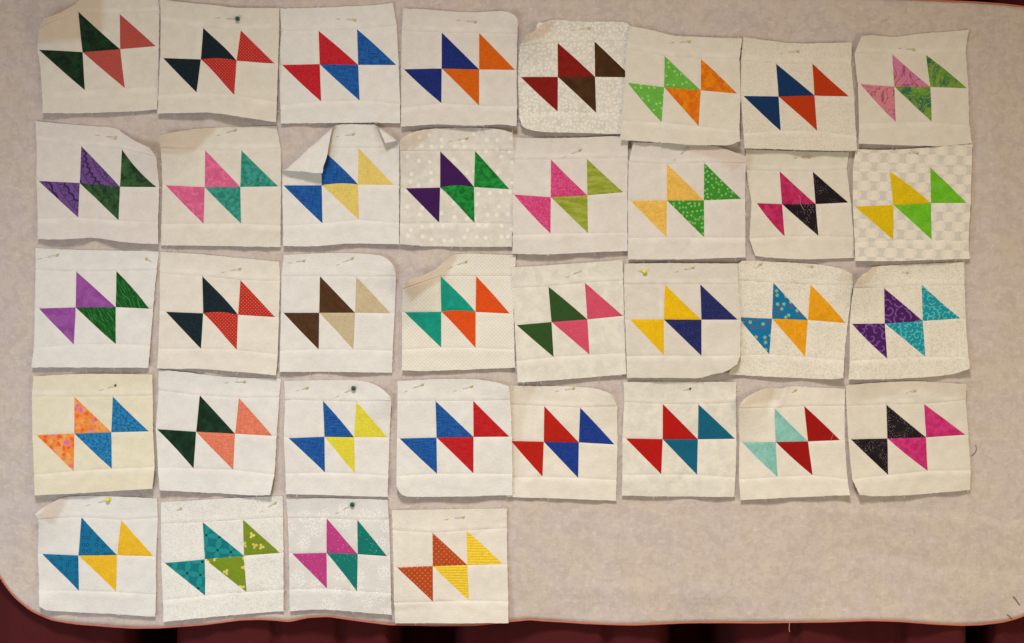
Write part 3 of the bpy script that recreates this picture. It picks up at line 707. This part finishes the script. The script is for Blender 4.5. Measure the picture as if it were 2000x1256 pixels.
     F('plain', (238, 188, 16)), F('scribble', (24, 29, 80), (58, 66, 128), k=(.4, .05)),
     [(1219, 515), (1315, 514), (1440, 515)], [(1218, 555.5), (1298, 555.5), (1367, 555.5), (1441, 555.5)],
     [(1220, 624), (1229.5, 624), (1295.5, 624), (1369, 624.5), (1440, 624.5), (1446, 625)], [(1222.5, 695), (1295.5, 694), (1369, 695), (1444, 694)],
     [(1224, 737.5), (1315, 737.5), (1362.5, 739), (1390, 731), (1415, 726), (1437, 711)], [(1257, 531, 1243, 529, YB), (1352, 522.5, 1316, 532, YE)], z=6, lift=(0, 0, 0, 10), bl=3),
 blk('quilt block of star-print blue and amber triangles in the third row', 'star-print blue', 'amber', G_VINE,
     F('petals', (10, 116, 162), (168, 190, 122), (124, 74, 70), k=(13, 5, 4.2)), F('mottle', (240, 166, 26), (232, 156, 22), k=(.06,)),
     [(1441, 515), (1452, 508), (1530, 512.5), (1600, 516), (1642, 525), (1661, 536)], [(1440, 547.5), (1510, 552), (1583, 556), (1664, 557.5)],
     [(1438.7, 619), (1441, 619.5), (1507.5, 622.5), (1577.5, 625), (1650.5, 631), (1655, 632)], [(1435, 695), (1502, 692), (1572, 697), (1647, 704)],
     [(1422, 731), (1505, 736), (1622.5, 741), (1644, 737.5)], [(1485, 516, 1473, 526, YE), (1584.5, 520.5, 1574, 522, YE)], lift=(6, 14, 0, 8), bl=4),
 blk('quilt block of swirl-print purple and turquoise triangles, last in the third row', 'swirl-print purple', 'swirl-print turquoise', G_VINE,
     F('swirl', (78, 28, 98), (128, 86, 148), k=(19, 1.5)), F('swirl', (26, 150, 160), (104, 198, 200), k=(11, 1.2)),
     [(1671, 546), (1680, 537.5), (1695, 529), (1705, 520), (1780, 516), (1882, 512)], [(1664, 563), (1726, 563), (1799, 556), (1882, 557.5)],
     [(1659, 632), (1662.5, 632.5), (1727, 632), (1800.5, 627), (1874, 622), (1884, 622.5)], [(1658, 705), (1731, 700.5), (1805, 697), (1888, 697.5)],
     [(1655.5, 741), (1755, 740), (1855, 732.5), (1889.5, 719.5)], [(1770, 532, 1759, 533, YE)], lift=(20, 0, 0, 9), R=(70, 60, 60, 60), bl=5),
 # ---------------- fourth row
 blk('quilt block of orange flower-print and blue triangles on yellowish cream', 'orange flower-print', 'mottled blue', G_YEL,
     F('cells', (250, 134, 44), (244, 92, 22), (252, 164, 92), (222, 112, 156), k=(9,)), F('mottle', (20, 92, 142), (48, 138, 186), k=(.22,)),
     [(67.5, 734.5), (162, 729.5), (299, 731)], [(64.5, 774), (147, 775), (222, 774), (300, 772.5)],
     [(66, 850), (73, 849), (148, 846), (219, 844), (293, 842), (301, 842.5)], [(71, 926), (148, 919), (221, 914.5), (305, 911)],
     [(72, 966), (175, 961), (301, 953)], [(226.5, 752.5, 194, 763, BK)], z=4, bl=6),
 blk('quilt block of dark green and salmon triangles in the fourth row', 'dark green', 'woven salmon', G_WHITE,
     F('mottle', (12, 40, 25), (26, 58, 38), k=(.05,)), F('linen', (218, 108, 78), (236, 138, 106)),
     [(310, 722.5), (357.5, 726), (425, 735), (475, 738), (549, 739)], [(310.5, 762.5), (391, 772), (467, 777), (546, 776)],
     [(305, 837), (307.5, 838), (384, 843), (459.5, 847), (533, 851), (541, 852.5)], [(310, 912.5), (379.5, 914.5), (456, 917.5), (537.5, 926)],
     [(315, 956), (375, 960), (500, 967), (530, 965)], [(477, 745, 436, 747.5, YE)], lift=(0, 0, 8, 7), bl=5, crease=[((408, 850), (405, 960), 2.5, 20)]),
 blk('quilt block of blue and lemon yellow triangles with a green ball pin', 'streaky blue', 'lemon yellow', G_WHITE,
     BLUE(.95), F('plain', (228, 212, 62)),
     [(555, 744), (630, 742), (700, 742), (730, 749), (750, 761), (763, 774)], [(557, 780), (631, 783), (696, 784.5), (765, 782)],
     [(555, 853), (564, 855.5), (634, 853), (692, 854), (757, 854), (761, 854)], [(558, 925), (635, 922.5), (694, 924.5), (759, 929)],
     [(559, 964.5), (630, 966), (742.5, 970), (757.5, 969.5)], [(599, 757, 578, 764, YE), (689.5, 759, 654, 776, GR)], lift=(0, 14, 0, 0), bl=4),
 blk('quilt block of streaky blue and woven red triangles, blue on the left', 'streaky blue', 'woven red', G_WHITE,
     BLUE(.95), F('linen', (178, 18, 22), (202, 36, 40)),
     [(777, 744), (855, 740), (917.5, 739.5), (967.5, 745), (994, 754)], [(777, 782.5), (851, 783), (924.5, 782.5), (997, 781)],
     [(776, 855), (781, 856), (853, 854), (925, 853), (995, 852.5), (1000, 852.5)], [(775, 929), (854, 924.5), (925, 924), (1001, 925)],
     [(776, 950), (782.5, 962.5), (795, 969.5), (880, 969), (1001, 966)], [(824.5, 750.5, 788, 766, YE), (920.5, 754, 883, 764.5, YE)], z=5, lift=(0, 10, 8, 0), bl=4),
 blk('quilt block of red and royal blue triangles on cream, left tip tucked under its neighbour', 'red', 'royal blue', G_CREAM,
     F('plain', (186, 30, 16)), F('mottle', (20, 48, 124), (30, 64, 144), k=(.3,)),
     [(995.5, 752.5), (1080, 754), (1130, 755), (1167.5, 759), (1194, 769)], [(995, 790), (1063, 793), (1133, 796), (1205, 793)],
     [(992, 860), (998, 861), (1062, 862.5), (1130.5, 864), (1200, 868), (1206, 868)], [(990, 932.5), (1059.5, 930.5), (1129, 933), (1204, 937.5)],
     [(987.5, 970), (1080, 972.5), (1203, 977.5)], [(1119, 758, 1083, 765, YE)], lift=(0, 12, 0, 0), bl=3.5),
 blk('quilt block of red and teal-blue triangles with a black pin dot', 'red', 'teal-blue', G_BATIK,
     F('plain', (184, 20, 15)), F('plain', (0, 97, 124)),
     [(1217.5, 745.5), (1330, 745), (1438, 746)], [(1219, 785.5), (1294.5, 789), (1364, 789.5), (1437, 786)],
     [(1215.5, 856), (1222, 856), (1294, 857.5), (1363, 858), (1435.5, 857), (1438, 857)], [(1215, 927.5), (1291, 926), (1361, 927), (1436, 932.5)],
     [(1214, 967.5), (1280, 969), (1434, 970)], [(1347, 759, 1332, 763, BK)], bl=4),
 blk('quilt block of pale aqua and dark red triangles, wrinkled left top', 'pale aqua', 'dark red', G_CREAM,
     F('mottle', (132, 186, 172), (146, 200, 186), k=(.05,)), F('plain', (160, 15, 10)),
     [(1442.5, 790), (1452, 777), (1475, 765), (1500, 756), (1527, 760), (1537, 753), (1595, 757), (1650, 759)], [(1440.5, 796), (1512.5, 797), (1570.5, 793), (1649.5, 792.5)],
     [(1444, 864), (1449.5, 864), (1514.5, 863), (1577.5, 862), (1640, 859.5), (1649, 859)], [(1442.5, 936), (1518, 931), (1586, 928), (1654, 935)],
     [(1445.5, 976), (1545, 971), (1657.5, 966)], [(1552.5, 762, 1545, 768, YE)], lift=(18, 0, 0, 6), R=(80, 60, 60, 60), bl=5,
     crease=[((1538, 750), (1522, 786), 4, 12), ((1515, 755), (1505, 790), -2.5, 14)]),
 blk('quilt block of black speckled and hot pink triangles, last in the fourth row', 'black speckled', 'hot pink', G_WARM,
     BLACKSPECK(.95), F('mottle', (192, 34, 102), (210, 58, 122), k=(.07,)),
     [(1651, 752.5), (1720, 746), (1795, 744), (1845, 747.5), (1884, 750)], [(1652.5, 792.5), (1730.5, 790), (1804, 789), (1884, 781)],
     [(1656, 858), (1661, 858), (1732, 856), (1807.5, 854), (1884, 849), (1890, 849)], [(1662.5, 935), (1733, 927), (1810.5, 919), (1894, 917.5)],
     [(1675.5, 965), (1707.5, 969), (1795, 965), (1892.5, 956)], [(1784, 762, 1768, 768, YE)], lift=(4, 8, 12, 0), bl=5,
     crease=[((1752, 762), (1820, 776), 2.5, 12)]),
 # ---------------- bottom row
 blk('quilt block of ring-print blue and golden yellow triangles in the bottom row', 'ring-print blue', 'golden yellow', G_WHITE,
     F('rings', (6, 110, 148), (16, 64, 104), (78, 150, 184), k=(14, 2.6)), F('plain', (240, 187, 42)),
     [(76, 1001), (95, 985), (125, 970), (170, 967.5), (225, 969), (307.5, 973)], [(80, 1012), (160.5, 1009.5), (237.5, 1015), (309, 1011)],
     [(76, 1081), (84, 1081), (155, 1084), (229.5, 1084), (301, 1086), (306, 1087)], [(79, 1151), (156, 1153), (228, 1155.5), (306, 1161)],
     [(82.5, 1180), (95, 1191), (175, 1196), (305, 1203)], [(211, 976, 169, 987.5, YB)], lift=(22, 0, 10, 0), R=(75, 60, 50, 60), bl=4),
 blk('quilt block of circle-print teal and leaf-print olive triangles in the bottom row', 'circle-print teal', 'leaf-print olive', G_VINE2,
     F('peel', (14, 116, 122), (30, 142, 138), (12, 26, 38), k=(26,)), F('petals', (122, 142, 34), (226, 206, 106), (220, 200, 96), k=(24, 3, 6.6)),
     [(315, 981), (425, 974), (552, 968)], [(315, 1022.5), (396, 1020), (475, 1014.5), (553, 1010)],
     [(316, 1099), (322.5, 1099), (400.5, 1092), (477, 1085), (547.5, 1079.5), (554, 1079)], [(320, 1171), (402, 1162), (483, 1155), (554.5, 1151)],
     [(322, 1213), (350, 1209), (450, 1200), (555, 1192.5)], [(352.5, 993, 344, 997, YE), (537, 982, 509, 1000, YE)], bl=5, amp=1.2),
 blk('quilt block of orchid pink and teal speckled triangles on dotted grey-white print', 'speckled orchid pink', 'speckled teal', G_BUNCH,
     F('specks', (188, 62, 126), (226, 160, 192), k=(9, .7)), F('specks', (0, 118, 104), (140, 200, 184), k=(8.5, .7)),
     [(559.5, 975), (630, 972.5), (705, 974.5), (757, 976)], [(562, 1012.5), (638, 1012), (698, 1015), (760, 1014)],
     [(565, 1080), (571, 1081), (638, 1079.5), (699, 1082), (756, 1086), (762.5, 1086)], [(566, 1150), (639, 1149), (698, 1154), (764, 1157)],
     [(567, 1192.5), (625, 1189), (680, 1192.5), (765.5, 1200)], [(687, 986, 654, 1004, GR)], bl=5),
 blk('quilt block of rust dotted and yellow striped triangles, last in the bottom row', 'rust dotted', 'yellow striped', G_CREAM,
     F('dots', (182, 72, 28), (224, 142, 92), k=(7.4, .13)), F('stripes', (252, 214, 68), (238, 184, 40), k=(5.2,)),
     [(766, 995.5), (855, 994.5), (990, 992.5)], [(767, 1035), (845, 1040), (911, 1036), (990, 1031)],
     [(769, 1107), (776, 1107), (845.5, 1105), (913, 1103), (983, 1101), (991, 1102)], [(770, 1176), (846, 1174), (916, 1172), (993, 1172.5)],
     [(772.5, 1216), (855, 1215.5), (993, 1214.5)], [(904, 1009, 867, 1014.5, YE)], z=2, bl=5, crease=[((788, 1000), (782, 1214), 3, 14)]),
]
TURNED_AND_SHADED = {  # painted tan outlines per block: turned-under corners, shaded curls and creases
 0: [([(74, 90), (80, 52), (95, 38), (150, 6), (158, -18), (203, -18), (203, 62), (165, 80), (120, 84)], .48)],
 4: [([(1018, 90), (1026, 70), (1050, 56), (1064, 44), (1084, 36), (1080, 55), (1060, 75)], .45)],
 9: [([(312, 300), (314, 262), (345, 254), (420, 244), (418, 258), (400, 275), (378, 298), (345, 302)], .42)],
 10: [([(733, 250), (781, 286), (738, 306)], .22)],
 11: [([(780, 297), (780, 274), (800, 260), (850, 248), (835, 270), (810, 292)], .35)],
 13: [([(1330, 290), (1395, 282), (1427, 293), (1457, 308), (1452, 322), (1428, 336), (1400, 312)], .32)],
 19: [([(788, 564), (795, 546), (833, 536), (860, 518), (884, 490), (892, 505), (868, 545), (835, 565), (806, 588)], .48)],  # shade of the forward curl, painted in
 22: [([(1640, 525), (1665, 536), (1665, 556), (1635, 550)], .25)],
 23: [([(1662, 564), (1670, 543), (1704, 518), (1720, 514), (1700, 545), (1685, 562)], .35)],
 28: [([(990, 752), (1050, 752), (1028, 790), (1010, 935), (986, 935)], .25)],  # crease shade painted as a tan strip
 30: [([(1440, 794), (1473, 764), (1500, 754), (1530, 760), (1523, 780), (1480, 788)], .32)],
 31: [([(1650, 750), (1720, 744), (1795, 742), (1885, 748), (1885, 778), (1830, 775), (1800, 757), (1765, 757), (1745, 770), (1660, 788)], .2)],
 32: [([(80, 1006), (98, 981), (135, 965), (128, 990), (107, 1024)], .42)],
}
for i, d in enumerate(BLOCKS):
    d['under'] = TURNED_AND_SHADED.get(i, [])
    make_block(d, i)

# ------------------------------------------------------------------ pins
def surf_h(d, x, y):
    V3, nC = d['surf']
    q = sorted(((v[0] - x) ** 2 + (v[1] - y) ** 2, v[2]) for v in V3 if abs(v[0] - x) < 14 and abs(v[1] - y) < 14)[:4]
    return (max(h for _, h in q) if q else 3.0) + hsheet(x, y)
steel = simple_mat('pin_steel', (.62, .57, .50), .45, .55)
HEADS = {YE: simple_mat('head_yellow', C((214, 184, 112))[:3], .4), GR: simple_mat('head_green', (.004, .085, .055), .25),
         BK: simple_mat('head_black', (.012, .011, .012), .4), YB: simple_mat('head_bright', C((232, 216, 60))[:3], .25), SH: steel}
def ball(rx, ry, rz, axis, nu=12, nv=8):              # rounded bead, long axis along the pin
    ax = axis.normalized(); u = ax.cross(Vector((0, 1, 0))).normalized(); w = ax.cross(u)
    vs, fs = [], []
    for j in range(nv + 1):
        ph = math.pi * j / nv
        for i in range(nu):
            th = 2 * math.pi * i / nu
            vs.append(ax * (rx * math.cos(ph)) + u * (ry * math.sin(ph) * math.cos(th)) + w * (rz * math.sin(ph) * math.sin(th)))
    for j in range(nv):
        for i in range(nu):
            k = (i + 1) % nu; fs.append((j * nu + i, j * nu + k, (j + 1) * nu + k, (j + 1) * nu + i))
    return vs, fs
HN = {YE: 'small yellow-headed', GR: 'green ball-headed', BK: 'tiny black-headed', YB: 'bright yellow ball-headed', SH: 'plain steel'}
for d in BLOCKS:
    for pi, (hx, hy, tx, ty, kind) in enumerate(d['pins']):
        hh, ht = surf_h(d, hx, hy), surf_h(d, tx, ty)
        L = math.hypot(tx - hx, ty - hy)
        big = kind in (GR, YB)
        root = empty('straight_pin', W(hx, hy, hh)); o0 = W(hx, hy, hh)
        pts = []
        prof = [(0, 1.9), (.12, 1.6), (.36, .9), (.44, -.4), (.5, -1.2), (.68, -1.2), (.76, -.3), (.82, .5), (1.0, .9)] if L > 16 else [(0, 1.9), (.4, 1.0), (1.0, -.6)]
        for t, e in prof:
            x, y = hx + (tx - hx) * t, hy + (ty - hy) * t
            pts.append(W(x, y, surf_h(d, x, y) + e) - o0)
        v, f = tube(pts, .42 * S, 6, True); mesh_obj('shaft', v, f, steel, root)
        ax = W(hx, hy) - W(tx, ty)
        R_ = {GR: 4.7, YB: 4.7, BK: 2.0, SH: .8, YE: 3.0}[kind]; Rs = R_ if kind != YE else 1.8
        v, f = ball(R_ * S, Rs * S, Rs * S, ax)
        c_ = W(hx, hy, hh + Rs * .8) - o0 + ax.normalized() * (R_ * .3 * S)
        mesh_obj('head', [p + c_ for p in v], f, HEADS[kind], root)
        two = ''
        if len(d['pins']) == 2 and d['pins'][0][4] == d['pins'][1][4]: two = ('left-hand ', 'right-hand ')[pi]
        tag(root, f"{two}{HN[kind]} pin in the {d['an']} and {d['bn']} block" + (' in top row' if d is BLOCKS[1] else ' in third row' if d is BLOCKS[17] else ''),
            'pin', 'pins holding the quilt blocks')

# ------------------------------------------------------------------ loose threads and lint
def thread(pts, rgb, r, label, on=None):
    P3 = []
    for a, b in zip(pts, pts[1:]):
        for k in range(6): P3.append(lerp(a, b, k / 6))
    P3.append(pts[-1])
    for _ in range(4):
        P3 = [P3[0]] + [((P3[i - 1][0] + 2 * P3[i][0] + P3[i + 1][0]) / 4, (P3[i - 1][1] + 2 * P3[i][1] + P3[i + 1][1]) / 4) for i in range(1, len(P3) - 1)] + [P3[-1]]
    hs = []
    for x, y in P3:
        hs.append((surf_h(BLOCKS[on], x, y) if on is not None else hsheet(x, y)) + r + .6)
    o0 = W(P3[0][0], P3[0][1], hs[0])
    v, f = tube([W(x, y, h) - o0 for (x, y), h in zip(P3, hs)], r * S, 5)
    o = mesh_obj('loose_thread', v, f, simple_mat('thread', C(rgb)[:3], .9, 0, .1)); o.location = o0
    tag(o, label, 'thread')
thread([(1733, 36), (1724, 40), (1717, 48), (1717, 54)], (226, 214, 196), .6, 'pale curved thread on the sheet above the pink floral block')
thread([(1905, 869), (1907, 877), (1904, 884), (1897, 890)], (122, 108, 104), .6, 'dark curled thread on the sheet right of the hot pink block')
thread([(1979, 1165), (1984, 1171), (1992, 1182)], (104, 92, 74), .8, 'short dark thread at the lower right corner of the sheet')
thread([(1967, 1201), (1972, 1203), (1977, 1210)], (110, 96, 80), .7, 'fine dark thread by the orange edge, lower right corner')
thread([(1541, 1215), (1541.5, 1222), (1540.5, 1228), (1542, 1234)], (214, 170, 150), .6, 'pale thread dangling from the orange bottom edge')
thread([(310, 1168), (311, 1175), (315, 1181), (319, 1187)], (236, 224, 208), .6, 'pale thread between the first two bottom row blocks')
thread([(1560, 382), (1563, 390), (1562, 398), (1567, 406), (1569, 410)], (196, 160, 164), .45, 'fine pale thread lying across the magenta and black block', 14)
thread([(1622, 859), (1624, 853), (1628, 847)], (216, 130, 120), .45, 'tiny pink thread on the dark red triangle of the aqua block', 30)
thread([(392, 961), (389, 963)], (190, 70, 70), .9, 'tiny red lint at the bottom of the salmon block', 25)
